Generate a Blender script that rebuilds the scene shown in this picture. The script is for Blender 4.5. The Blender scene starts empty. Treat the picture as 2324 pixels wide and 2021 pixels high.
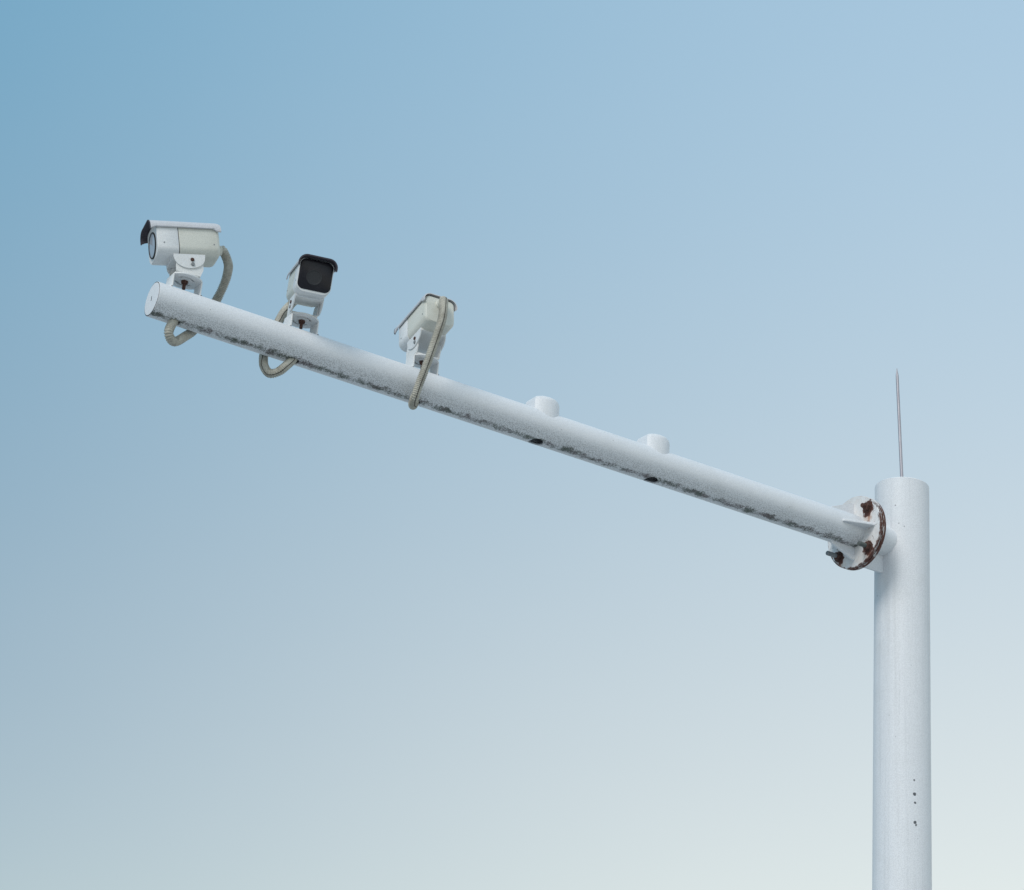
import bpy, bmesh, math, random
from mathutils import Matrix, Vector
random.seed(4)
scene = bpy.context.scene
C = scene.collection
R = math.radians

# ------------------------------------------------------------------ camera
th, roll = R(24.0), R(5.603)
Fw = Vector((0, math.cos(th), math.sin(th)))
U0 = Vector((0, -math.sin(th), math.cos(th)))
R0 = Vector((1, 0, 0))
up = U0 * math.cos(roll) - R0 * math.sin(roll)
rt = U0 * math.sin(roll) + R0 * math.cos(roll)
cam_data = bpy.data.cameras.new('view_camera')
cam = bpy.data.objects.new('view_camera', cam_data)
C.objects.link(cam)
cam_data.sensor_width = 36.0
cam_data.sensor_fit = 'HORIZONTAL'
cam_data.lens = 62.44
cam_data.clip_end = 6000
M = Matrix((rt, up, -Fw)).transposed().to_4x4()
M.translation = Vector((0, 0, 1.6))
cam.matrix_world = M
scene.camera = cam

# ------------------------------------------------------------------ sky, sun, exposure
TO_SUN = Vector((-0.42, -0.66, 0.62)).normalized()
elev = math.asin(TO_SUN.z)
azim = math.atan2(TO_SUN.x, TO_SUN.y)
world = bpy.data.worlds.new('World')
scene.world = world
world.use_nodes = True
wn, wl = world.node_tree.nodes, world.node_tree.links
wn.clear()
sky = wn.new('ShaderNodeTexSky')
sky.sky_type = 'NISHITA'
sky.sun_disc = False
sky.sun_elevation = elev
sky.sun_rotation = azim
sky.altitude = 50
sky.air_density = 1.0
sky.dust_density = 0.8
sky.ozone_density = 2.0
bg = wn.new('ShaderNodeBackground')
wo = wn.new('ShaderNodeOutputWorld')
bg.inputs['Strength'].default_value = 0.05
wl.new(sky.outputs[0], bg.inputs['Color'])
# a thin bright veil lit by the sun, added to the blue: denser to the right, pale at the horizon, bluish overhead
def wnode(kind, **kw):
    n = wn.new(kind)
    for k, v in kw.items():
        setattr(n, k, v)
    return n
tc = wnode('ShaderNodeTexCoord')
sep = wnode('ShaderNodeSeparateXYZ')
wl.new(tc.outputs['Generated'], sep.inputs[0])
dot = wnode('ShaderNodeVectorMath', operation='DOT_PRODUCT')
wl.new(tc.outputs['Generated'], dot.inputs[0])
dot.inputs[1].default_value = (0.9464, 0.0, 0.13)
cl = wnode('ShaderNodeTexNoise')
cl.inputs['Scale'].default_value = 3.2
cl.inputs['Detail'].default_value = 4.0
cl.inputs['Roughness'].default_value = 0.5
stretch = wnode('ShaderNodeVectorMath', operation='MULTIPLY')
stretch.inputs[1].default_value = (1.0, 1.0, 1.8)
wl.new(tc.outputs['Generated'], stretch.inputs[0])
wl.new(stretch.outputs[0], cl.inputs['Vector'])
cm = wnode('ShaderNodeMath', operation='MULTIPLY_ADD')
wl.new(cl.outputs['Fac'], cm.inputs[0])
cm.inputs[1].default_value = 0.045
cm.inputs[2].default_value = 0.588 - 0.0225
ad = wnode('ShaderNodeMath', operation='ADD')
wl.new(dot.outputs['Value'], ad.inputs[0])
wl.new(cm.outputs[0], ad.inputs[1])
mr = wnode('ShaderNodeMapRange', interpolation_type='SMOOTHSTEP')
wl.new(ad.outputs[0], mr.inputs['Value'])
mz = wnode('ShaderNodeMapRange', interpolation_type='SMOOTHSTEP')
mz.inputs['From Max'].default_value = 0.7
wl.new(sep.outputs['Z'], mz.inputs['Value'])
def wmix(f, a, b):
    n = wnode('ShaderNodeMix', data_type='RGBA')
    wl.new(f, n.inputs[0])
    for v, k in ((a, 6), (b, 7)):
        if isinstance(v, tuple):
            n.inputs[k].default_value = (*v, 1)
        else:
            wl.new(v, n.inputs[k])
    return n.outputs[2]
thin = wmix(mz.outputs[0], (0.132, 0.180, 0.184), (0.022, 0.207, 0.324))
dense = wmix(mz.outputs[0], (0.612, 0.552, 0.397), (0.322, 0.462, 0.553))
bg2 = wnode('ShaderNodeBackground')
wl.new(wmix(mr.outputs[0], thin, dense), bg2.inputs['Color'])
ash = wnode('ShaderNodeAddShader')
wl.new(bg.outputs[0], ash.inputs[0])
wl.new(bg2.outputs[0], ash.inputs[1])
wl.new(ash.outputs[0], wo.inputs['Surface'])

sl = bpy.data.lights.new('sun', 'SUN')
sl.energy = 1.5
sl.angle = R(24)
sl.color = (1.0, 0.95, 0.88)
so = bpy.data.objects.new('sun', sl)
C.objects.link(so)
so.rotation_euler = TO_SUN.to_track_quat('Z', 'Y').to_euler()
so.location = (0, 0, 30)

vs = scene.view_settings
vs.view_transform = 'Standard'
vs.look = 'None'
vs.gamma = 1.0
vs.exposure = 0.12
vs.use_curve_mapping = False
scene.cycles.max_bounces = 8

# ------------------------------------------------------------------ helpers
def obj(name, bm, mat, parent=None, mloc=None, smooth=30):
    me = bpy.data.meshes.new(name)
    bmesh.ops.recalc_face_normals(bm, faces=bm.faces)
    bm.to_mesh(me)
    bm.free()
    return link(name, me, mat, parent, mloc, smooth)

def link(name, me, mat, parent=None, mloc=None, smooth=30):
    if smooth:
        for p in me.polygons:
            p.use_smooth = True
        me.set_sharp_from_angle(angle=R(smooth))
    me.materials.clear()
    me.materials.append(mat)
    o = bpy.data.objects.new(name, me)
    C.objects.link(o)
    if parent is not None:
        o.parent = parent
    if mloc is not None:
        o.matrix_local = mloc
    return o

def empty(name, mat4):
    o = bpy.data.objects.new(name, None)
    o.empty_display_size = 0.1
    C.objects.link(o)
    o.matrix_local = mat4
    return o

def tag(o, label=None, cat=None, group=None, kind=None):
    for k, v in (('label', label), ('category', cat), ('group', group), ('kind', kind)):
        if v:
            o[k] = v
    return o

def frame(o, x, y, z):
    m = Matrix((Vector(x), Vector(y), Vector(z))).transposed().to_4x4()
    m.translation = Vector(o)
    return m

def add_box(bm, lo, hi, bevel=0.0, seg=2, mat=None):
    lo, hi = Vector(lo), Vector(hi)
    c, s = (lo + hi) / 2, hi - lo
    r = bmesh.ops.create_cube(bm, size=1, matrix=Matrix.Translation(c) @ Matrix.Diagonal((s.x, s.y, s.z, 1)))
    vs_ = r['verts']
    if bevel:
        es = list({e for v in vs_ for e in v.link_edges})
        r2 = bmesh.ops.bevel(bm, geom=es, offset=bevel, segments=seg, affect='EDGES', profile=0.5)
        vs_ = list({v for v in r2['verts']} | {v for v in vs_ if v.is_valid})
    if mat is not None:
        bmesh.ops.transform(bm, matrix=mat, verts=[v for v in vs_ if v.is_valid])

def add_lathe(bm, prof, seg=48, m=Matrix(), cap0=True, cap1=True, ax='Z'):
    """prof: list of (radius, height) turned about the local Z (or X) axis"""
    rings = []
    for r, h in prof:
        ring = []
        for i in range(seg):
            a = 2 * math.pi * i / seg
            p = Vector((r * math.cos(a), r * math.sin(a), h)) if ax == 'Z' else Vector((h, r * math.cos(a), r * math.sin(a)))
            ring.append(bm.verts.new(m @ p))
        rings.append(ring)
    for q, s in zip(rings, rings[1:]):
        for i in range(seg):
            j = (i + 1) % seg
            bm.faces.new((q[i], q[j], s[j], s[i]))
    if cap0:
        bm.faces.new(rings[0][::-1])
    if cap1:
        bm.faces.new(rings[-1])

def add_prism(bm, pts, d0, d1, m=Matrix()):
    """pts: outline in the local XY plane, extruded along Z from d0 to d1"""
    a = [bm.verts.new(m @ Vector((x, y, d0))) for x, y in pts]
    b = [bm.verts.new(m @ Vector((x, y, d1))) for x, y in pts]
    n = len(pts)
    bm.faces.new(a[::-1])
    bm.faces.new(b)
    for i in range(n):
        j = (i + 1) % n
        bm.faces.new((a[i], a[j], b[j], b[i]))

def rrect(w, h, r, seg=6):
    """rounded rectangle centred on the origin; r: one radius or (tl, tr, br, bl)"""
    if not isinstance(r, (tuple, list)):
        r = (r,) * 4
    out = []
    for (sx, sy, a0), q in zip(((1, 1, 0), (-1, 1, 90), (-1, -1, 180), (1, -1, 270)), (r[1], r[0], r[3], r[2])):
        cx, cy = sx * (w / 2 - q), sy * (h / 2 - q)
        for i in range(seg + 1):
            a = R(a0 + 90 * i / seg)
            out.append((cx + q * math.cos(a), cy + q * math.sin(a)))
    return out

def cut(bm, cutters):
    """real holes: boolean difference of bm by a list of bmeshes; returns a mesh"""
    me = bpy.data.meshes.new('cut')
    bmesh.ops.recalc_face_normals(bm, faces=bm.faces)
    bm.to_mesh(me); bm.free()
    o = bpy.data.objects.new('cut', me); C.objects.link(o)
    tmp = []
    for cb in cutters:
        cm = bpy.data.meshes.new('cutter')
        bmesh.ops.recalc_face_normals(cb, faces=cb.faces)
        cb.to_mesh(cm); cb.free()
        co = bpy.data.objects.new('cutter', cm); C.objects.link(co); tmp.append(co)
        md = o.modifiers.new('b', 'BOOLEAN'); md.operation = 'DIFFERENCE'; md.solver = 'EXACT'; md.object = co
    dg = bpy.context.evaluated_depsgraph_get()
    res = bpy.data.meshes.new_from_object(o.evaluated_get(dg))
    for q in tmp + [o]:
        bpy.data.objects.remove(q)
    return res

# ------------------------------------------------------------------ materials
class N:
    """small node-graph writer"""
    def __init__(self, name):
        self.m = bpy.data.materials.new(name)
        self.m.use_nodes = True
        self.t = self.m.node_tree
        self.b = self.t.nodes['Principled BSDF']
        self.co = self.t.nodes.new('ShaderNodeTexCoord').outputs['Object']
    def lk(self, a, b):
        if isinstance(a, (int, float)):
            b.default_value = a
        elif isinstance(a, tuple):
            b.default_value = a if len(a) == len(b.default_value) else (*a, 1.0)
        else:
            self.t.links.new(a, b)
    def math(self, op, a, b=0.0, c=0.0, clamp=False):
        n = self.t.nodes.new('ShaderNodeMath'); n.operation = op; n.use_clamp = clamp
        for i, v in enumerate((a, b, c)):
            self.lk(v, n.inputs[i])
        return n.outputs[0]
    def noise(self, scale, detail=2.0, rough=0.5, vec=None, dist=0.0):
        n = self.t.nodes.new('ShaderNodeTexNoise')
        n.inputs['Scale'].default_value = scale; n.inputs['Detail'].default_value = detail
        n.inputs['Roughness'].default_value = rough; n.inputs['Distortion'].default_value = dist
        self.lk(self.co if vec is None else vec, n.inputs['Vector'])
        return n.outputs['Fac']
    def scaled(self, s):
        n = self.t.nodes.new('ShaderNodeVectorMath'); n.operation = 'MULTIPLY'
        self.lk(self.co, n.inputs[0]); n.inputs[1].default_value = s
        return n.outputs[0]
    def xyz(self):
        n = self.t.nodes.new('ShaderNodeSeparateXYZ'); self.lk(self.co, n.inputs[0])
        return n.outputs
    def step(self, v, a, b, lo=0.0, hi=1.0):
        n = self.t.nodes.new('ShaderNodeMapRange'); n.interpolation_type = 'SMOOTHSTEP'
        self.lk(v, n.inputs['Value'])
        for k, q in (('From Min', a), ('From Max', b), ('To Min', lo), ('To Max', hi)):
            n.inputs[k].default_value = q
        return n.outputs[0]
    def mix(self, f, a, b, mode='MIX'):
        n = self.t.nodes.new('ShaderNodeMix'); n.data_type = 'RGBA'; n.blend_type = mode
        self.lk(f, n.inputs[0]); self.lk(a, n.inputs[6]); self.lk(b, n.inputs[7])
        return n.outputs[2]
    def dist(self, p, s=(1, 1, 1)):
        a = self.t.nodes.new('ShaderNodeVectorMath'); a.operation = 'SUBTRACT'
        self.lk(self.co, a.inputs[0]); a.inputs[1].default_value = p
        b = self.t.nodes.new('ShaderNodeVectorMath'); b.operation = 'MULTIPLY'
        self.lk(a.outputs[0], b.inputs[0]); b.inputs[1].default_value = s
        c = self.t.nodes.new('ShaderNodeVectorMath'); c.operation = 'LENGTH'
        self.lk(b.outputs[0], c.inputs[0])
        return c.outputs['Value']
    def bump(self, h, strength, distance):
        n = self.t.nodes.new('ShaderNodeBump')
        n.inputs['Strength'].default_value = strength; n.inputs['Distance'].default_value = distance
        self.lk(h, n.inputs['Height']); self.lk(n.outputs[0], self.b.inputs['Normal'])
    def done(self, col, rough=0.5, metal=0.0, spec=0.5):
        self.lk(col, self.b.inputs['Base Color'])
        self.lk(rough, self.b.inputs['Roughness'])
        self.lk(metal, self.b.inputs['Metallic'])
        self.b.inputs['Specular IOR Level'].default_value = spec
        return self.m

def grain(g, col, amount=0.10, scale=330.0):
    """fine orange-peel / dust grain of weathered paint"""
    f = g.noise(scale, 0.0, 0.5)
    f = g.step(f, 0.38, 0.60, 1.0 - amount, 1.0)
    n = g.t.nodes.new('ShaderNodeCombineColor')
    for i in range(3):
        g.lk(f, n.inputs[i])
    return g.mix(1.0, col, n.outputs[0], 'MULTIPLY')

def paint(name, base, rough=0.5, amount=0.10, stain=(0.45, 0.43, 0.36), stain_amt=0.25, chips=0.0):
    g = N(name)
    big = g.noise(9.0, 4.0, 0.6)
    f = g.step(big, 0.5, 0.78, 0.0, stain_amt)
    col = g.mix(f, base, stain)
    if chips:
        s = g.noise(46.0, 2.0, 0.55)
        col = g.mix(g.step(s, 0.775 - chips, 0.79 - chips), col, (0.09, 0.075, 0.065))
    col = grain(g, col, amount)
    g.bump(g.noise(220.0, 2.0), 0.25, 0.0006)
    return g.done(col, rough)

WHITE = (0.785, 0.79, 0.81)
m_paint = paint('white_pole_paint', WHITE, 0.5, 0.11, (0.55, 0.55, 0.53), 0.3)
m_bracket = paint('white_bracket_paint', (0.80, 0.80, 0.80), 0.5, 0.11, (0.42, 0.40, 0.34), 0.4, 0.03)
m_bezel = paint('white_housing_paint', (0.79, 0.79, 0.79), 0.45, 0.10)
m_cream = paint('yellowed_housing_paint', (0.71, 0.70, 0.63), 0.48, 0.12, (0.45, 0.43, 0.33), 0.4)
m_hood = paint('grey_white_hood_paint', (0.62, 0.615, 0.64), 0.45, 0.11)
m_yoke = paint('white_yoke_paint', (0.80, 0.79, 0.775), 0.5, 0.12, (0.42, 0.38, 0.31), 0.45, 0.02)
m_visor_dark = paint('dark_visor_sheet', (0.055, 0.046, 0.060), 0.75, 0.3, (0.10, 0.085, 0.10), 0.5)

g = N('black_window_glass')
m_glass = g.done(grain(g, g.mix(g.step(g.noise(14.0, 3.0), 0.45, 0.8, 0, 0.5), (0.010, 0.009, 0.015), (0.035, 0.031, 0.04)), 0.4), 0.3, 0.0, 0.35)
g = N('pale_port_glass')
m_port = g.done((0.42, 0.45, 0.5), 0.08)  # sky reflection put into the glass as a pale base colour
g = N('black_rubber')
m_rubber = g.done(grain(g, (0.025, 0.026, 0.03), 0.3), 0.7)
g = N('rusty_fastener')
m_rustbolt = g.done(g.mix(g.noise(120.0, 3.0), (0.040, 0.018, 0.016), (0.12, 0.055, 0.038)), 0.85)
g = N('galvanised_fastener')
m_galv = g.done(g.mix(g.noise(150.0, 3.0), (0.14, 0.15, 0.15), (0.32, 0.33, 0.34)), 0.6, 0.2)
g = N('weathered_bolt')
m_oldbolt = g.done(g.mix(g.noise(90.0, 3.0), (0.045, 0.06, 0.058), (0.15, 0.16, 0.155)), 0.75)
g = N('dark_inside')
m_dark = g.done((0.03, 0.028, 0.035), 0.9)

g = N('steel_rod')
st = g.noise(1.0, 3.0, 0.6, g.scaled((40, 40, 9)))
m_rod = g.done(g.mix(st, (0.30, 0.27, 0.30), (0.52, 0.50, 0.52)), 0.45, 0.35)

g = N('beige_conduit_plastic')
f = g.step(g.noise(16.0, 4.0, 0.65), 0.38, 0.72)
col = g.mix(f, (0.57, 0.545, 0.47), (0.35, 0.325, 0.27))
m_conduit = g.done(grain(g, col, 0.22, 300.0), 0.6)
g = N('conduit_slit')
m_slit = g.done((0.06, 0.05, 0.042), 0.8)

# arm paint with the band of mildew that grows along the drip line of the tube, plus painted shade speckle
g = N('white_arm_paint_mildew_shade_speckle')
x, y, z = g.xyz()[:3]
ang = g.math('MULTIPLY', g.math('ARCTAN2', y, g.math('MULTIPLY', z, -1.0)), 57.2958)   # 0 at the bottom, + towards the front
edge = g.math('MULTIPLY', g.math('SUBTRACT', g.noise(1.0, 4.0, 0.65, g.scaled((26, 40, 40))), 0.5), 40.0)
d = g.math('ABSOLUTE', g.math('SUBTRACT', g.math('ADD', ang, edge), 16.0))
prof = g.step(d, 3.0, 25.0, 1.0, 0.0)
clump = g.noise(1.0, 4.0, 0.7, g.scaled((20, 14, 14)))
speck = g.noise(190.0, 4.0, 0.75)
val = g.math('ADD', g.math('MULTIPLY', prof, 0.90), g.math('ADD', g.math('MULTIPLY', g.math('SUBTRACT', speck, 0.5), 2.3), g.math('MULTIPLY', g.math('SUBTRACT', clump, 0.5), 1.9)))
band = g.step(val, 0.46, 1.12)
halo = g.math('MULTIPLY', g.step(g.math('ABSOLUTE', g.math('SUBTRACT', ang, 28.0)), 8.0, 62.0, 1.0, 0.0), g.step(g.noise(300.0, 0.0, 0.5), 0.50, 0.58))  # lower-side speckle: grain of the shaded half painted into the colour
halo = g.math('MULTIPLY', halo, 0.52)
tone = g.noise(1.0, 2.0, 0.5, g.scaled((16, 16, 16)))
mil = g.mix(g.step(tone, 0.4, 0.6), (0.040, 0.055, 0.034), (0.080, 0.056, 0.056))
col = g.mix(g.step(g.noise(8.0, 3.0), 0.5, 0.8, 0, 0.22), WHITE, (0.55, 0.55, 0.54))
spots = g.step(g.noise(58.0, 2.0, 0.5), 0.765, 0.785)
col = g.mix(g.math('MULTIPLY', spots, 0.6), col, (0.16, 0.14, 0.13))
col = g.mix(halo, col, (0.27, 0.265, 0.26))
col = g.mix(g.math('MULTIPLY', band, 0.92), col, mil)
g.bump(g.noise(220.0, 2.0), 0.25, 0.0006)
m_arm = g.done(grain(g, col, 0.10), 0.5)

def rusty(name, bolts, rim, chips=0.0):
    """white paint that rust has broken round the bolts and along the rim; runs below the bolts (local -Z)"""
    g = N(name)
    n1 = g.noise(34.0, 4.0, 0.65)
    off = g.math('MULTIPLY', g.math('SUBTRACT', n1, 0.5), 0.055)
    mask = None
    run = None
    for (by, bz, rad) in bolts:
        dd = g.math('ADD', g.dist((0, by, bz - 0.006), (0, 1, 0.85)), off)
        k = g.step(dd, rad - 0.003, rad + 0.002, 1.0, 0.0)
        mask = k if mask is None else g.math('MAXIMUM', mask, k)
        ry = g.math('ABSOLUTE', g.math('SUBTRACT', g.xyz()[1], by + 0.004))
        ry = g.math('ADD', ry, g.math('MULTIPLY', off, 0.12))
        kz = g.math('MULTIPLY', g.step(g.xyz()[2], bz - 0.085, bz - 0.02, 0.25, 1.0), g.step(g.xyz()[2], bz - 0.1, bz - 0.09))
        kr = g.math('MULTIPLY', g.step(ry, 0.0040, 0.0090, 1.0, 0.0), g.math('MULTIPLY', kz, g.step(g.xyz()[2], bz - 0.01, bz, 1.0, 0.0)))
        run = kr if run is None else g.math('MAXIMUM', run, kr)
    rr = g.dist((0, 0, 0), (0, 1, 1))
    rimk = g.step(g.math('ADD', rr, g.math('MULTIPLY', off, 0.5)), rim - 0.006, rim - 0.001)
    rimk = g.math('MULTIPLY', g.math('MULTIPLY', rimk, g.step(g.xyz()[2], 0.075, 0.115, 1.0, 0.12)), g.step(g.noise(1.0, 4.0, 0.7, g.scaled((160, 26, 26))), 0.36, 0.46))
    mask = g.math('MAXIMUM', mask, rimk)
    thin = g.noise(60.0, 4.0, 0.7)
    crack = g.math('MULTIPLY', g.step(g.math('ABSOLUTE', g.math('SUBTRACT', g.noise(13.0, 2.0), 0.5)), 0.0, 0.012, 1.0, 0.0), g.step(thin, 0.5, 0.56))
    mask = g.math('MAXIMUM', mask, g.math('MULTIPLY', crack, 0.8))
    rust = g.mix(g.noise(90.0, 4.0, 0.7), (0.036, 0.013, 0.014), (0.17, 0.066, 0.042))
    col = g.mix(g.step(g.noise(12.0, 3.0), 0.5, 0.8, 0, 0.3), (0.79, 0.775, 0.765), (0.6, 0.55, 0.5))
    halo = g.math('MULTIPLY', g.step(n1, 0.45, 0.62), 0.12)
    for (by, bz, rad) in bolts:
        dd = g.math('ADD', g.dist((0, by, bz - 0.022), (0, 1.25, 0.6)), off)
        halo = g.math('MAXIMUM', halo, g.step(dd, rad - 0.012, rad + 0.012, 0.45, 0.0))
    col = g.mix(halo, col, (0.50, 0.27, 0.15))
    col = g.mix(g.math('MULTIPLY', run, 0.9), col, (0.36, 0.13, 0.05))
    col = g.mix(mask, col, rust)
    g.bump(g.math('MULTIPLY', mask, g.noise(120.0, 3.0)), 0.5, 0.002)
    return g.done(grain(g, col, 0.08), g.math('ADD', 0.45, g.math('MULTIPLY', mask, 0.4)))

g = N('pavement_concrete')
f = g.noise(0.6, 5.0, 0.6)
col = g.mix(f, (0.46, 0.455, 0.445), (0.56, 0.55, 0.535))
m_ground = g.done(grain(g, col, 0.25, 40.0), 0.85)

# post paint: a few chipped spots low on the front
g = N('white_post_paint')
col = g.mix(g.step(g.noise(6.0, 4.0, 0.6), 0.5, 0.8, 0, 0.25), WHITE, (0.56, 0.56, 0.55))
streak = g.step(g.noise(1.0, 5.0, 0.6, g.scaled((55, 55, 1.3))), 0.48, 0.72, 0.0, 0.28)
col = g.mix(streak, col, (0.50, 0.51, 0.52))
CH = [((0.021, -0.108, 3.3243), 0.0032), ((0.022, -0.1078, 3.2703), 0.0062), ((0.0242, -0.1073, 3.2376), 0.0042), ((0.024, -0.1074, 3.1633), 0.0060), ((0.0275, -0.1065, 3.1538), 0.0042),
      ((-0.0505, -0.0977, 4.4533), 0.0018), ((-0.0375, -0.1034, 4.3732), 0.0016), ((-0.0173, -0.1086, 4.3598), 0.0016), ((-0.1084, -0.0189, 4.4928), 0.0035)]
nz = g.math('MULTIPLY', g.math('SUBTRACT', g.noise(140.0, 2.0), 0.5), 0.006)
k = None
for p, r_ in CH:
    q = g.step(g.math('ADD', g.dist(p), nz), r_ - 0.0006, r_ + 0.0012, 1.0, 0.0)
    k = q if k is None else g.math('MAXIMUM', k, q)
sp = g.math('MULTIPLY', g.step(g.noise(52.0, 2.0), 0.775, 0.79), 0.5)
col = g.mix(g.math('MAXIMUM', k, sp), col, (0.10, 0.105, 0.115))
g.bump(g.noise(220.0, 2.0), 0.25, 0.0006)
m_post = g.done(grain(g, col, 0.12), 0.5)

# ------------------------------------------------------------------ ground
bm = bmesh.new()
bmesh.ops.create_grid(bm, x_segments=8, y_segments=8, size=2500)
tag(obj('ground', bm, m_ground, smooth=0), kind='structure')

# ------------------------------------------------------------------ the pole with its arm
PX, PY, PTOP = 1.6252, 6.7304, 4.5773
pole = empty('camera_pole', Matrix.Translation((PX, PY, 0)))
tag(pole, 'white steel pole with a long side arm on a rusty bolted flange', 'pole')

PR = 0.110
bm = bmesh.new()
add_lathe(bm, [(PR, 0.02), (PR, 1.0), (PR, 2.0), (PR, 3.0), (PR, 4.0), (PR, PTOP - 0.004)], 96, cap0=True, cap1=False)
obj('post', bm, m_post, pole)
bm = bmesh.new()
add_lathe(bm, [(PR - 0.0005, PTOP - 0.0035), (PR - 0.0008, PTOP - 0.001), (PR - 0.003, PTOP + 0.002), (PR - 0.012, PTOP + 0.006), (0.06, PTOP + 0.010), (0.02, PTOP + 0.012)], 96)
obj('post_cap', bm, m_paint, pole)
bm = bmesh.new()
add_prism(bm, rrect(0.42, 0.42, 0.03), 0.004, 0.024)
base = obj('base_plate', bm, m_paint, pole)
for sx in (-1, 1):
    for sy in (-1, 1):
        bm = bmesh.new()
        add_lathe(bm, [(0.02, 0.024), (0.02, 0.042), (0.011, 0.0425), (0.011, 0.075)], 6, Matrix.Translation((sx * 0.16, sy * 0.16, 0)))
        obj('anchor_bolt', bm, m_galv, base)

# lightning rod on the cap, leaning a little
rb = Vector((-0.004, -0.02, PTOP + 0.004))
rod_dir = Vector((-0.034, 0.03, 1.0)).normalized()
bm = bmesh.new()
q = rod_dir.to_track_quat('Z', 'Y').to_matrix().to_4x4()
q.translation = rb
add_lathe(bm, [(0.0068, -0.004), (0.0066, 0.25), (0.0063, 0.497), (0.0060, 0.512), (0.0010, 0.547)], 16, q)
rod = obj('lightning_rod', bm, m_rod, pole)
tag(rod, 'thin pointed grey rod standing on the pole top')
bm = bmesh.new()
add_lathe(bm, [(0.012, -0.002), (0.011, 0.004), (0.008, 0.008)], 16, q)
obj('rod_weld', bm, m_rustbolt, rod)

# frame of the arm: X along the arm to its tip, Y towards the street, Z up
AX = Vector((-0.85308, -0.52103, -0.02777)).normalized()
AZ = (Vector((0, 0, 1)) - AX * AX.z).normalized()
AY = AZ.cross(AX)
AO = Vector((0, 0, 4.3080))                     # where the arm's axis meets the post's axis, in the pole's frame
ARM = frame(AO, AX, AY, AZ)
ARMW = Matrix.Translation((PX, PY, 0)) @ ARM
L = 3.2916
U_FL = 0.268
def ar(u):
    return 0.0680 + (0.0585 - 0.0680) * (u - U_FL) / (L - U_FL)

U_CAM = (3.195, 2.770, 2.298)
U_EMPTY = (1.791, 1.286)
HOLES = [(3.211, 0.004, 0.019), (2.785, 0.006, 0.019), (2.313, 0.0, 0.019), (1.810, 0.0, 0.027), (1.291, 0.0, 0.027)]

bm = bmesh.new()
prof = [(ar(u), u) for u in [U_FL - 0.012 + (L - U_FL + 0.012) * i / 24 for i in range(25)]]
inner = [(r - 0.005, u) for r, u in prof][::-1]
add_lathe(bm, prof + [(prof[-1][0] - 0.0008, L + 0.0008), (inner[0][0], L + 0.0008)] + inner[1:], 96, cap0=False, cap1=False, ax='X')
cutters = []
for u, yy, rr in HOLES:
    cb = bmesh.new()
    add_lathe(cb, [(rr, -0.12), (rr, -0.02)], 32, Matrix.Translation((u, yy, 0)))
    cutters.append(cb)
# close the open butt end of the profile loop
bmesh.ops.holes_fill(bm, edges=[e for e in bm.edges if e.is_boundary], sides=0)
bnd = [e for e in bm.edges if e.is_boundary]
if bnd:
    bmesh.ops.bridge_loops(bm, edges=bnd)
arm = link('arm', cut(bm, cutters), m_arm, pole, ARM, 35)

bm = bmesh.new()
add_lathe(bm, [(0.0525, L - 0.012), (0.0555, L - 0.004), (0.0555, L + 0.0006), (0.0545, L + 0.0022), (0.045, L + 0.0030), (0.02, L + 0.0034)], 72, ax='X')
cap = obj('end_cap', bm, m_paint, arm)
bm = bmesh.new()
add_lathe(bm, [(0.0575, L + 0.0002), (0.0575, L + 0.0013), (0.0550, L + 0.0013), (0.0550, L + 0.0002)], 72, ax='X', cap0=False, cap1=False)
obj('cap_seam', bm, m_dark, arm)
bm = bmesh.new()
add_box(bm, (L + 0.001, -0.0022, -0.009), (L + 0.0040, 0.0022, 0.009), 0.0008, 1)
obj('drain_slot', bm, m_dark, arm)

# flange joint
BR, BOLT = 0.118, []
for k in range(4):
    a = R(45 + 90 * k)
    BOLT.append((BR * math.cos(a), BR * math.sin(a)))       # (y, z)
FLR = 0.151
patches = [(BOLT[0][0], BOLT[0][1], 0.029), (BOLT[1][0], BOLT[1][1], 0.026), (BOLT[2][0], BOLT[2][1], 0.026), (BOLT[3][0], BOLT[3][1], 0.026)]
m_fl = rusty('rusted_flange_paint', patches, FLR)
m_fl2 = rusty('rusted_counterflange_paint', [(0.0, -0.4, 0.001)], FLR - 0.004)
def disc(u0, u1, r):
    bm = bmesh.new()
    add_lathe(bm, [(r - 0.002, u0), (r, u0 + 0.002), (r, u1 - 0.002), (r - 0.002, u1)], 96, ax='X')
    return bm
fl = obj('arm_flange', disc(U_FL - 0.015, U_FL, FLR), m_fl, pole, ARM)
tag(fl, 'round white flange at the arm root with rust round its bolts')
fl2 = obj('post_flange', disc(U_FL - 0.033, U_FL - 0.0175, FLR), m_fl2, pole, ARM)
bm = bmesh.new()
add_lathe(bm, [(FLR - 0.006, U_FL - 0.0178), (FLR - 0.006, U_FL - 0.0148)], 96, ax='X', cap0=False, cap1=False)
obj('rust_seam', bm, m_rustbolt, fl2)

bm = bmesh.new()
add_lathe(bm, [(0.064, 0.04), (0.064, U_FL - 0.0325)], 96, ax='X')
obj('stub_tube', bm, m_paint, pole, ARM)
bm = bmesh.new()
add_prism(bm, [(0.08, -0.060), (U_FL - 0.0330, -0.060), (U_FL - 0.0330, -0.136), (0.08, -0.136)], -0.005, 0.005, frame((0, 0, 0), (1, 0, 0), (0, 0, 1), (0, -1, 0)))
obj('gusset', bm, m_paint, pole, ARM)

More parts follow.
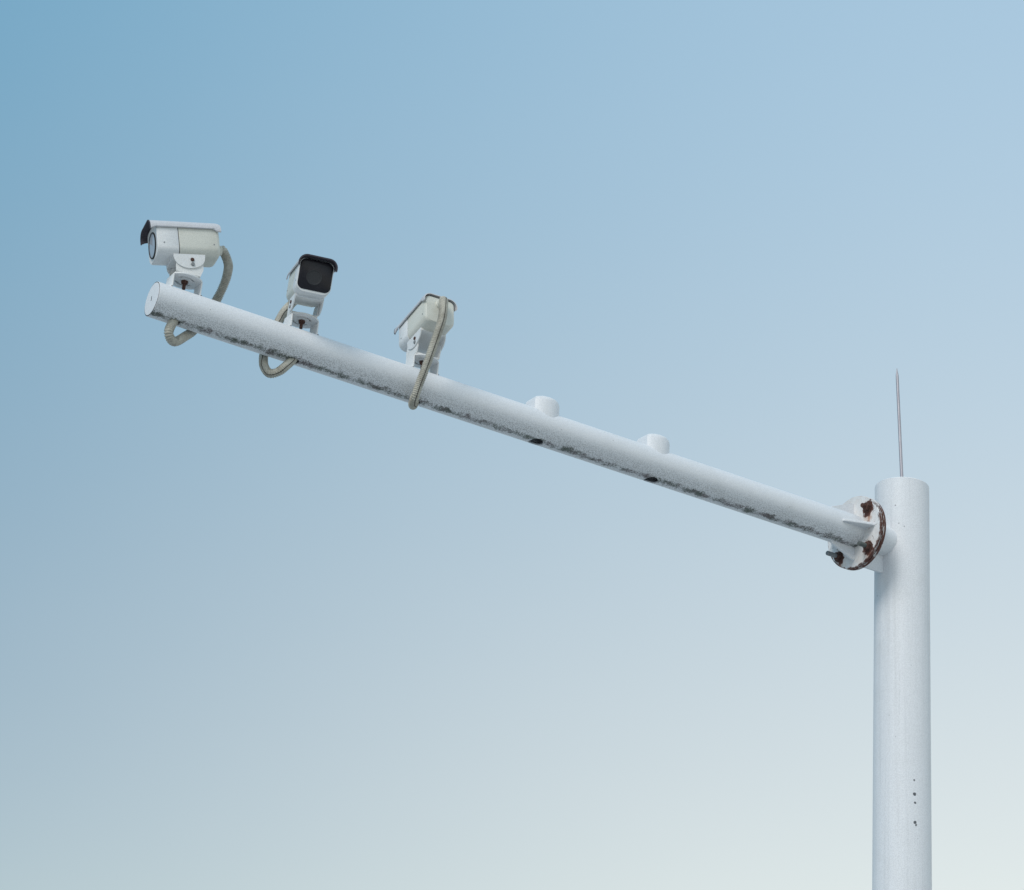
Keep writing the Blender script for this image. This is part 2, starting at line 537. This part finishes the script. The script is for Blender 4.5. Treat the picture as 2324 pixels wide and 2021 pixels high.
# four stiffener plates on the arm side
for k in range(4):
    a = R(90 * k)
    rad = Vector((0, math.cos(a), math.sin(a)))
    tan = Vector((1, 0, 0)).cross(rad)
    r0, r1 = ar(0.3) - 0.004, ar(0.3)
    bm = bmesh.new()
    add_prism(bm, [(U_FL - 0.001, r0), (0.392, r0), (0.392, r1 + 0.006), (0.386, r1 + 0.011), (0.284, r1 + 0.050), (U_FL - 0.001, r1 + 0.054)], -0.005, 0.005, frame((0, 0, 0), (1, 0, 0), rad, tan))
    bmesh.ops.bevel(bm, geom=list(bm.edges), offset=0.0012, segments=1, affect='EDGES')
    obj('gusset', bm, m_paint, pole, ARM)

# bolts with rusty nuts
for k, (by, bz) in enumerate(BOLT):
    ln = (0.034, 0.052, 0.066, 0.054)[k]
    T = Matrix.Translation((0, by, bz))
    bm = bmesh.new()
    add_lathe(bm, [(0.0095, U_FL - 0.045), (0.0095, U_FL + ln - 0.002), (0.008, U_FL + ln)], 16, T, ax='X')
    bo = obj('bolt', bm, (m_rustbolt, m_rustbolt, m_galv, m_oldbolt)[k], pole, ARM)
    bm = bmesh.new()
    add_lathe(bm, [(0.022, U_FL + 0.0003), (0.022, U_FL + 0.0025)], 24, T, ax='X')
    add_lathe(bm, [(0.0165, U_FL + 0.0028), (0.0175, U_FL + 0.004), (0.0175, U_FL + 0.016), (0.0155, U_FL + 0.018)], 6, T @ Matrix.Rotation(0.4 * k, 4, 'X'), ax='X')
    obj('nut', bm, m_rustbolt, bo, smooth=20)
    bm = bmesh.new()
    add_lathe(bm, [(0.0165, U_FL - 0.047), (0.0165, U_FL - 0.0333)], 6, T, ax='X')
    obj('bolt_head', bm, m_rustbolt, bo, smooth=20)

# ------------------------------------------------------------------ mounting brackets: a slotted plate on two legs
BH = 0.044        # plate height over the top of the arm
BW = 0.0485        # half width along the arm
def bracket_mesh(r, closed=False):
    bm = bmesh.new()
    # plate with rounded front and back
    pts = []
    for s in (1, -1):
        for i in range(13):
            a = R(-52 + 104 * i / 12)
            pts.append((s * -0.0615 * math.sin(a) * (BW / 0.0485), s * (0.0615 * math.cos(a) - 0.008)))
    zt = r + BH
    add_prism(bm, pts, zt - 0.005, zt)
    slots = []
    for s in (1, -1):
        cb = bmesh.new()
        o_, i_ = [], []
        for i in range(11):
            a = R(90 * s - 62 + 124 * i / 10)
            o_.append((0.033 * math.cos(a), 0.033 * math.sin(a)))
            i_.append((0.0245 * math.cos(a), 0.0245 * math.sin(a)))
        add_prism(cb, o_ + i_[::-1], zt - 0.02, zt + 0.02)
        slots.append(cb)
    me = cut(bm, [] if closed else slots)
    bm = bmesh.new()
    bm.from_mesh(me)
    if closed:  # solid fill added in place of the bracket's bright open gap
        bm.clear()
        vv = [[bm.verts.new((x * k, y * k, z)) for x, y in pts] for k, z in ((1.10, r - 0.040), (1.09, zt - 0.020), (1.05, zt - 0.011), (0.97, zt - 0.005), (0.84, zt - 0.0005), (0.66, zt + 0.001))]
        n = len(pts)
        for a, b in zip(vv, vv[1:]):
            for i in range(n):
                bm.faces.new((a[i], a[(i + 1) % n], b[(i + 1) % n], b[i]))
        bm.faces.new(vv[0][::-1])
        bm.faces.new(vv[-1])
        return bm
    for s in (1, -1):
        add_box(bm, (s * BW - 0.0025, -0.0285, r - 0.020), (s * BW + 0.0025, 0.0285, zt - 0.002), 0.0012, 1)
    return bm
mounts = {}
for u in U_CAM + U_EMPTY:
    br = obj('mounting_bracket', bracket_mesh(ar(u), u in U_EMPTY), m_paint if u in U_EMPTY else m_bracket, pole, ARM @ Matrix.Translation((u, 0, 0)))
    mounts[u] = br
    if u in U_EMPTY:
        tag(br, 'empty white bracket with its bright gap filled in solid')
    if u in U_CAM:
        zt = ar(u) + BH
        bm = bmesh.new()
        add_lathe(bm, [(0.0055, zt - 0.034), (0.006, zt - 0.032), (0.006, zt - 0.016), (0.0115, zt - 0.013), (0.0125, zt - 0.0055), (0.0125, zt + 0.002)], 6)
        obj('clamp_bolt', bm, m_rustbolt, br, smooth=20)

# ------------------------------------------------------------------ surveillance cameras
BL, BWD, BHT = 0.206, 0.116, 0.113
def section(bm_pts, x0, x1, m, bm, inset=0.0):
    pass

def loft(bm, rings):
    vv = [[bm.verts.new(p) for p in r] for r in rings]
    n = len(vv[0])
    for a, b in zip(vv, vv[1:]):
        for i in range(n):
            j = (i + 1) % n
            bm.faces.new((a[i], a[j], b[j], b[i]))
    bm.faces.new(vv[0][::-1])
    bm.faces.new(vv[-1])

def body_ring(x, s=1.0, dz=0.0, w=BWD, h=BHT, r=(0.018, 0.018, 0.027, 0.027)):
    q = [v - (1 - s) * 0.02 for v in r]
    return [Vector((x, a, b + dz)) for a, b in rrect(w * s, h * s, tuple(max(0.004, v) for v in q), 7)]

def make_camera(u, fwd, label, round_port, shift=0.0, rise=0.128, gz=0.0):
    zt = ar(u) + BH
    yaw = math.atan2(fwd[1], fwd[0])
    pitch = math.asin(fwd[2])
    RM = Matrix.Translation((u, 0, zt + 0.0006)) @ Matrix.Rotation(yaw, 4, 'Z')
    root = empty('security_camera', ARMW @ RM)
    tag(root, label, 'camera', 'security cameras along the arm')
    PIV = 0.036
    P = Matrix.Translation((0, 0, PIV)) @ Matrix.Rotation(-pitch, 4, 'Y')
    B = P @ Matrix.Translation((shift, 0, rise - PIV))       # body frame, origin at body centre
    hx = BL / 2
    # housing: rear shell and front section with a groove between them
    xs = hx - 0.072
    bm = bmesh.new()
    loft(bm, [body_ring(-hx, 0.90), body_ring(-hx + 0.004, 0.96), body_ring(-hx + 0.012, 1.0), body_ring(xs - 0.001, 1.0), body_ring(xs, 0.985)])
    body = obj('housing', bm, m_cream, root, B, 40)
    bm = bmesh.new()
    loft(bm, [body_ring(xs, 0.96), body_ring(xs + 0.003, 0.96)])
    obj('housing_gasket', bm, m_rubber, body)
    bm = bmesh.new()
    loft(bm, [body_ring(xs + 0.0025, 0.99), body_ring(xs + 0.0035, 1.004), body_ring(hx - 0.004, 1.004), body_ring(hx, 0.975)])
    bez = obj('front_section', bm, m_bezel, root, B, 40)
    if round_port:
        bm = bmesh.new()
        X = Matrix.Translation((hx, 0, -0.006))
        add_lathe(bm, [(0.0435, -0.002), (0.0435, 0.003), (0.0425, 0.004), (0.0395, 0.004), (0.039, 0.0008)], 48, X, ax='X')
        ring = obj('port_ring', bm, m_rubber, bez)
        bm = bmesh.new()
        add_lathe(bm, [(0.0394, 0.001), (0.0394, 0.0020), (0.02, 0.0026)], 48, X, ax='X')
        obj('port_glass', bm, m_port, bez)
    else:
        bm = bmesh.new()
        loft(bm, [[Vector((hx - 0.002, a, b + 0.0035)) for a, b in rrect(0.1105, 0.1025, 0.020, 7)],
                  [Vector((hx + 0.0014, a, b + 0.0035)) for a, b in rrect(0.1105, 0.1025, 0.020, 7)],
                  [Vector((hx + 0.0026, a, b + 0.0035)) for a, b in rrect(0.1065, 0.0985, 0.019, 7)]])
        gl = obj('front_window', bm, m_glass, bez, smooth=40)
        bm = bmesh.new()
        add_lathe(bm, [(0.026, 0.0020), (0.026, 0.0036), (0.0235, 0.0040), (0.022, 0.0030)], 40, Matrix.Translation((hx, -0.004, -0.004)), ax='X')
        obj('lens_ring', bm, m_rubber, gl)
    # hood: bent sheet, open below, longer than the housing at the front
    def hood_ring(x, drop, off):
        w2, zt_ = BWD / 2 + 0.004 + off, BHT / 2 + 0.005 + off
        lo = zt_ - drop
        zt_ -= 0.0045 * max(0.0, 1 - (x + hx + 0.006) / 0.016) ** 2
        rr = 0.026 + off
        pts = [Vector((x, -w2, lo))]
        for i in range(9):
            a = R(180 - 90 * i / 8)
            pts.append(Vector((x, -w2 + rr + rr * math.cos(a), zt_ - rr + rr * math.sin(a))))
        for i in range(9):
            a = R(90 - 90 * i / 8)
            pts.append(Vector((x, w2 - rr + rr * math.cos(a), zt_ - rr + rr * math.sin(a))))
        pts.append(Vector((x, w2, lo)))
        return pts
    st = [(-hx - 0.006, 0.038), (-hx - 0.003, 0.038), (-hx + 0.002, 0.038), (-hx + 0.010, 0.036), (-hx + 0.020, 0.028), (0.02, 0.028), (hx + 0.001, 0.029), (hx + 0.009, 0.031), (hx + 0.018, 0.035), (hx + 0.0215, 0.0375)]
    def shell(o0, o1, stations):
        bm = bmesh.new()
        rings = [hood_ring(x, d, o0) + hood_ring(x, d, o1)[::-1] for x, d in stations]
        loft(bm, rings)
        return bm
    hood = obj('hood', shell(0.0, 0.003, st), m_hood, root, B, 40)
    obj('visor_sheet', shell(-0.0016, -0.0003, [(hx - 0.002, 0.028)] + [(x - 0.0012, d - 0.002) for x, d in st[7:]]), m_visor_dark, hood, smooth=40)  # thin dark sheet inside the hood's front overhang
    obj('edge_trim', shell(-0.0010, 0.0036, [(hx + 0.0195, 0.0362), (hx + 0.0222, 0.0380)]), m_visor_dark, hood, smooth=40)
    # foot under the housing: channel with half-round cheeks, carried between the legs of the yoke
    fz = -BHT / 2
    bm = bmesh.new()
    add_box(bm, (-0.052, -0.047, fz - 0.006), (0.052, 0.047, fz + 0.004), 0.0012, 1)
    for s in (1, -1):
        pts = [(-0.052, fz + 0.0035), (0.052, fz + 0.0035)]
        zc = PIV - rise
        for i in range(13):
            a = R(-8 - 164 * i / 12)
            pts.append((0.051 * math.cos(a), fz - 0.008 + 0.038 * math.sin(a)))
        add_prism(bm, pts, -0.0018, 0.0018, frame((0, s * 0.0472, 0), (1, 0, 0), (0, 0, 1), (0, -1, 0)))
    foot = obj('foot', bm, m_bezel, root, B)
    for s in (1, -1):
        for zz, mt in ((fz - 0.016, m_rustbolt), (fz - 0.032, m_galv)):
            bm = bmesh.new()
            add_lathe(bm, [(0.0062, 0.0), (0.0062, 0.0030), (0.005, 0.0040)], 12, frame((-0.008, s * 0.0488, zz), (1, 0, 0), (0, 0, -s), (0, s, 0)))
            obj('screw', bm, mt, foot)
    # yoke standing on the bracket
    bm = bmesh.new()
    add_box(bm, (-0.040, -0.044, 0.0), (0.040, 0.044, 0.005), 0.001, 1)
    for s in (1, -1):
        add_prism(bm, [(-0.040, 0.0), (0.040, 0.0), (0.044, 0.022), (0.040, 0.052), (0.030, 0.060), (-0.030, 0.060), (-0.042, 0.050), (-0.046, 0.024)], -0.0018, 0.0018, frame((0, s * 0.0432, 0.0025), (1, 0, 0), (0, 0, 1), (0, -1, 0)))
    yoke = obj('yoke', bm, m_yoke, root)
    bm = bmesh.new()
    add_lathe(bm, [(0.0125, 0.005), (0.0125, 0.011), (0.007, 0.0112), (0.007, 0.020)], 6)
    obj('pivot_nut', bm, m_galv, yoke, smooth=20)
    # cable gland at the back and small housing screws
    bm = bmesh.new()
    add_lathe(bm, [(0.0185, 0.002), (0.0185, -0.006), (0.0165, -0.008), (0.0165, -0.020)], 20, Matrix.Translation((-hx, 0, gz)), ax='X', cap0=True)
    obj('cable_gland', bm, m_cream, root, B)
    for s in (1, -1):
        for xx in (hx - 0.022, -hx + 0.02):
            bm = bmesh.new()
            add_lathe(bm, [(0.0024, 0.0), (0.0024, 0.0012)], 10, frame((xx, s * (BWD / 2 - 0.0002), fz + 0.037), (1, 0, 0), (0, 0, -s), (0, s, 0)))
            obj('housing_screw', bm, m_galv, body)
    return [RM @ B @ Vector((x, 0, gz)) for x in (-hx - 0.010, -hx - 0.026)]

cams = []
cams.append(make_camera(U_CAM[0], (0.959, -0.161, -0.231), 'white camera nearest the arm tip, seen from its side, facing left', True, shift=0.000, rise=0.123, gz=-0.012))
cams.append(make_camera(U_CAM[1], (0.253, 0.939, -0.235), 'middle camera on the arm, its square black front window facing the viewer', False, shift=0.045, rise=0.118))
cams.append(make_camera(U_CAM[2], (-0.072, -0.982, -0.177), 'camera turned away, its back with the corrugated conduit facing the viewer', False, shift=-0.022, rise=0.127, gz=0.026))

# ------------------------------------------------------------------ corrugated cable conduits (points in the arm's frame)
def spline(pts, step):
    P = [Vector(p) for p in pts]
    P = [P[0] * 2 - P[1]] + P + [P[-1] * 2 - P[-2]]
    dense = []
    for i in range(1, len(P) - 2):
        for k in range(40):
            t = k / 40
            a, b, c, d = P[i - 1], P[i], P[i + 1], P[i + 2]
            dense.append(0.5 * ((2 * b) + (c - a) * t + (2 * a - 5 * b + 4 * c - d) * t * t + (3 * b - a - 3 * c + d) * t ** 3))
    dense.append(P[-2])
    for _ in range(12):
        dense = [dense[0]] + [(dense[i - 1] + dense[i] * 2 + dense[i + 1]) / 4 for i in range(1, len(dense) - 1)] + [dense[-1]]
    out, acc = [dense[0]], 0.0
    for a, b in zip(dense, dense[1:]):
        d = (b - a).length
        while acc + d >= step and d > 1e-9:
            t = (step - acc) / d
            a = a.lerp(b, t)
            out.append(a)
            d = (b - a).length
            acc = 0.0
        acc += d
    return out

def sweep(bm, path, rad, seg, n0, arc=None, carry=True):
    """tube of varying radius along a path; n0 = start normal; arc=(a0,a1) sweeps only that strip"""
    t = (path[1] - path[0]).normalized()
    n = (n0 - t * n0.dot(t)).normalized()
    rings = []
    for i, p in enumerate(path):
        t2 = (path[min(i + 1, len(path) - 1)] - path[max(i - 1, 0)]).normalized()
        if not carry:
            n = n0
        n = (n - t2 * n.dot(t2)).normalized()
        b = t2.cross(n)
        ring = []
        for k in range(seg):
            a = 2 * math.pi * k / seg if arc is None else arc[0] + (arc[1] - arc[0]) * k / (seg - 1)
            ring.append(bm.verts.new(p + (n * math.cos(a) + b * math.sin(a)) * rad(i)))
        rings.append(ring)
    for q, s in zip(rings, rings[1:]):
        for k in range(seg if arc is None else seg - 1):
            j = (k + 1) % seg
            bm.faces.new((q[k], q[j], s[j], s[k]))

RP, RC = 0.0062, 0.0154          # rib pitch, conduit radius
def conduit(pts, label, seam_dir=None):
    o0 = Vector(pts[0])
    root_m = ARMW @ Matrix.Translation(o0)
    path = [p - o0 for p in spline(pts, RP / 4)]
    wave = (1.0, 1.0, 0.83, 0.83)
    bm = bmesh.new()
    sd = seam_dir or Vector((0.3, 0.6, -0.6))
    sweep(bm, path, lambda i: RC * wave[i % 4], 20, sd)
    root = empty('cable_conduit', root_m)
    tag(root, label, 'conduit', 'corrugated conduits from the cameras into the arm')
    obj('corrugated_tube', bm, m_conduit, root, smooth=60)
    bm = bmesh.new()
    sweep(bm, path, lambda i: RC * 1.012 * (1.0 if i % 4 < 2 else 0.90), 3, sd, (-0.09, 0.09), False)
    obj('slit', bm, m_slit, root, smooth=60)
    return root

conduit(cams[0] + [(3.055, -0.005, 0.216), (3.041, -0.035, 0.196), (3.037, -0.06, 0.169), (3.042, -0.085, 0.128),
         (3.068, -0.09, 0.051), (3.113, -0.07, -0.023), (3.145, -0.045, -0.064), (3.195, -0.01, -0.116), (3.224, 0.008, -0.1), (3.212, 0.005, -0.051), (3.20, 0.004, -0.02)],
        'beige conduit looping from the outermost camera, under the arm near its tip', Vector((-0.2, -0.9, 0.3)))
conduit(cams[1] + [(2.759, -0.125, 0.218), (2.787, -0.112, 0.174), (2.806, -0.1, 0.131), (2.834, -0.09, 0.053),
         (2.851, -0.082, -0.006), (2.861, -0.065, -0.043), (2.865, -0.04, -0.086), (2.855, -0.012, -0.118), (2.833, 0.008, -0.112), (2.81, 0.012, -0.084), (2.787, 0.006, -0.051), (2.775, 0.004, -0.02)],
        'beige conduit behind the middle camera, looping up into the arm from below', Vector((0.3, 0.6, -0.6)))
conduit(cams[2] + [(2.324, 0.158, 0.201), (2.338, 0.158, 0.132), (2.348, 0.145, 0.066), (2.355, 0.125, 0.005),
         (2.361, 0.106, -0.046), (2.362, 0.088, -0.083), (2.353, 0.06, -0.095), (2.334, 0.03, -0.087), (2.315, 0.002, -0.050), (2.313, 0.0, -0.02)],
        'ribbed conduit hanging in front of the arm from the turned-away camera', Vector((0.10, 0.88, -0.35)))

# weld beads where the bracket legs meet the arm
for u, br in mounts.items():
    r = ar(u) + 0.0006
    for s_ in (-1, 1):
        path = [Vector((s_ * (BW + 0.0022), yy, math.sqrt(r * r - yy * yy))) for yy in [(-0.031 + 0.062 * i / 14) for i in range(15)]]
        bm = bmesh.new()
        sweep(bm, path, lambda i: 0.0032 + 0.0007 * math.sin(i * 2.1), 8, Vector((0, 0, 1)))
        obj('weld_bead', bm, m_bracket, br, smooth=60)
